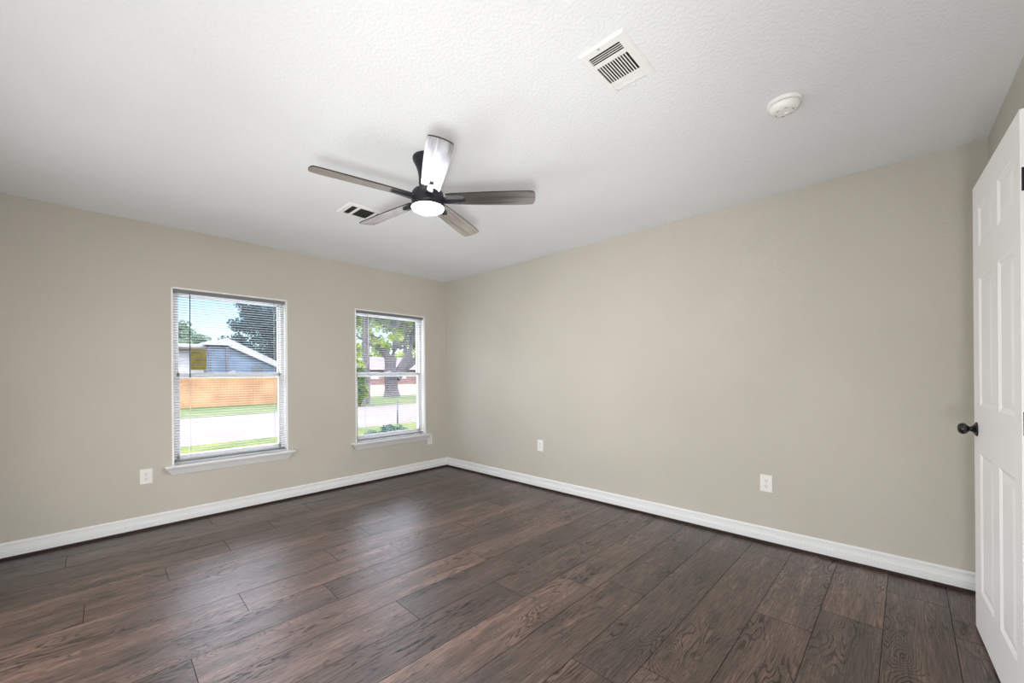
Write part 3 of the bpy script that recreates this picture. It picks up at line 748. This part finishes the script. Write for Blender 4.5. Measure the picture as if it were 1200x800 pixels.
tree('slim dark tree at the left edge of the right window, beside lime bushes', tx2, 20.0,
     [([(tx2, 20.0, GZ), (tx2 + .02, 20.0, 2), (tx2 + .05, 20.0, 4.5), (tx2 + .1, 20.0, 7)], [.24, .19, .17, .10])], [],
     blob(R_, tx2 - .1, 20.0, 5.4, .9, .6, 1.2, 9, .4, .7), 2200, .13, M['leaf_lime'], 2)
tree('low lime green bush beside the slim dark tree, through the right window', 9.2, 18.95, [], [], blob(R_, 9.15, 18.95, 1.0, .25, .3, 1.3, 12, .25, .4), 1800, .12, M['leaf_lime'], 3, 'bush', 'bush', 'bushes outdoors')
# tree row far beyond the brick house
for i, (x, y, h) in enumerate([(36, 78, 9), (47, 86, 10), (42, 95, 11), (58, 92, 11)]):
    tree(['far green tree behind the left end of the rose brick house', 'far green tree rising behind the middle of the rose brick house', 'far green tree behind the right end of the rose brick house', 'far green tree farthest right beyond the large shade tree'][i],
         x, y, [([(x, y, GZ), (x, y, 4)], [.4, .3])], [], blob(R_, x, y, h * .55, 3.6, 2, h * .42, 12, 1.4, 2.2), 1500, .42, M['leaf_lime'], 20 + i)
# teal bushes close under the right window
for i, (x, y, w) in enumerate([(4.3, 8.2, .33), (5.15, 8.8, .33), (5.9, 8.3, .33)]):
    tree(['low teal green bush at the left below the right window', 'low teal green bush at the middle below the right window', 'low teal green bush at the right below the right window'][i],
         x, y, [], [], blob(R_, x, y, GZ + .10, w, .45, .10, 14, .12, .20), 1500, .045, M['leaf_teal'], 30 + i, 'bush', 'bush', 'bushes outdoors')
# trees seen through the left window
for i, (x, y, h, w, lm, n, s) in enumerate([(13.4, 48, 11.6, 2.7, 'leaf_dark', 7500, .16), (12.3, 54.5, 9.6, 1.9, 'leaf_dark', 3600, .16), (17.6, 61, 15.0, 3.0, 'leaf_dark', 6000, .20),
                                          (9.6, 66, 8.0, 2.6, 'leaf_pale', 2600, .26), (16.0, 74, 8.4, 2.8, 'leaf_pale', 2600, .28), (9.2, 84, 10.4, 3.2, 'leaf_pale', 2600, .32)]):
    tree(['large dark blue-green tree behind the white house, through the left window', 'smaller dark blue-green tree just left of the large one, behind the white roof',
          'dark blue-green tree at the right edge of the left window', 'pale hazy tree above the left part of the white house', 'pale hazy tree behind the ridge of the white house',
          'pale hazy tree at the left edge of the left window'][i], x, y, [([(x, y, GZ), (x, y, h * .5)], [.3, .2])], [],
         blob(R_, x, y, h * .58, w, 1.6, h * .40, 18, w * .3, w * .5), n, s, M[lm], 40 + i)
x = 13.6
tree('sunlit green bush behind the white house roof, at the right of the left window', 12.9, 43.6, [], [], blob(R_, 12.9, 43.6, 1.1, .7, .4, 1.4, 14, .4, .7), 1500, .16, M['leaf_pale'], 60, 'bush', 'bush', 'bushes outdoors')

# cedar fence beyond the street
def build_fence():
    FY0 = 24.6; root = empty('wooden_fence', (1, FY0, GZ)); tag(root, 'orange cedar board fence across the street, through the left window', 'fence')
    mb = MB(); x = -6.0; rnd = random.Random(3)
    while x < 8.6:
        t = 1.36 + rnd.uniform(-.015, .015); mb.box(x, x + .135, FY0, FY0 + .02, GZ + .03, t); x += .142
    mb.build('boards', M['fence'], root)
    for z in (.1, .95):
        mb = MB(); mb.box(-6, 8.6, FY0 + .02, FY0 + .06, z, z + .09); mb.build('rail', M['fence'], root)
    for k in range(7):
        mb = MB(); xx = -6 + k * 2.4; mb.box(xx, xx + .09, FY0 + .06, FY0 + .15, GZ, 1.3); mb.build('post', M['fence'], root)
build_fence()

# white gabled house with a carport behind the fence
def build_white_house():
    y0, y1 = 35.0, 41.0; root = empty('house', (7.6, y0, GZ)); tag(root, 'white gabled house with shade painted blue-grey behind the cedar fence, through the left window', 'house')
    ze = 1.75; xr, zr = 7.05, 4.05; xe = 11.6; xl = 3.6
    mb = MB()   # gabled body: front wall with its shade put in as blue-grey
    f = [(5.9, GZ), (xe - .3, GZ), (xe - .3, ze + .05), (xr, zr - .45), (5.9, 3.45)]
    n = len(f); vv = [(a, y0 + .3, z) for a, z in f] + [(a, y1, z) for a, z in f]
    mb.mesh(vv, [tuple(range(n)), tuple(range(n, 2 * n))] + [(k, (k + 1) % n, n + (k + 1) % n, n + k) for k in range(n)]); mb.build('wall', M['shaded_siding'], root)
    mb = MB()   # low pitched metal roof with a deep verge
    th = .55
    f = [(xr, zr), (xe, ze), (xe, ze - .12), (xe - .2, ze - .35), (xr, zr - th), (5.75, 3.48), (5.75, 3.72)]
    n = len(f); vv = [(a, y0, z) for a, z in f] + [(a, y1 + .3, z) for a, z in f]
    mb.mesh(vv, [tuple(range(n)), tuple(range(n, 2 * n))] + [(k, (k + 1) % n, n + (k + 1) % n, n + k) for k in range(n)]); mb.build('roof', M['metal_roof'], root)
    mb = MB(); mb.box(xl, 5.9, y0 + 1.6, y1, GZ, 3.3); mb.build('wall', M['white_siding'], root)
    mb = MB(); mb.box(xl - .2, 5.95, y0 + .9, y1 + .2, 3.3, 3.55, .03); mb.build('roof', M['metal_roof'], root)
    for xx in (5.93, 6.95):
        mb = MB(); mb.box(xx, xx + .16, y0 - .05, y0 + .1, GZ, 3.35); mb.build('porch_post', M['dark_post'], root)
    mb = MB(); mb.box(8.6, 9.4, y0 + .26, y0 + .31, .9, 2.0); w_ = mb.build('window', M['dark_post'], root)
build_white_house()

# rose brick house far beyond the large tree
def build_brick_house():
    y0, y1 = 62.0, 70.0; root = empty('house', (38, y0, GZ)); tag(root, 'low rose brick house with grey roof far behind the shade tree, through the right window', 'house')
    mb = MB(); mb.box(30.5, 46, y0, y1, GZ, 2.2); mb.build('wall', M['brick'], root)
    mb = MB(); vv = [(29.8, y0 - .6, 2.2), (46.7, y0 - .6, 2.2), (46.7, y1 + .6, 2.2), (29.8, y1 + .6, 2.2), (33, 66, 4.6), (43.5, 66, 4.6)]
    mb.mesh(vv, [(0, 1, 5, 4), (1, 2, 5), (2, 3, 4, 5), (3, 0, 4), (0, 3, 2, 1)]); mb.build('roof', M['shingle'], root)
    for xx in (32.0, 37.2, 42.5):
        mb = MB(); mb.box(xx, xx + 1.5, y0 - .06, y0 + .02, .7, 1.9); mb.build('window', M['white_siding'], root)
    mb = MB(); mb.box(34.8, 35.9, y0 - .06, y0 + .02, GZ, 1.95); mb.build('door', M['white_siding'], root)
build_brick_house()

# short stake on the lawn edge
mb = MB(); mb.tube([(6.55, 11.0, GZ), (6.56, 11.0, .40)], .022, 8); mb.lathe([(.022, 0), (.030, .01), (.030, .05), (.002, .07)], (6.56, 11.0, .38), n=12, cap1=True)
tag(mb.build('marker_stake', M['dark_post'], origin=(6.55, 11.0, GZ)), 'thin dark marker stake at the street edge, through the right window', 'stake')
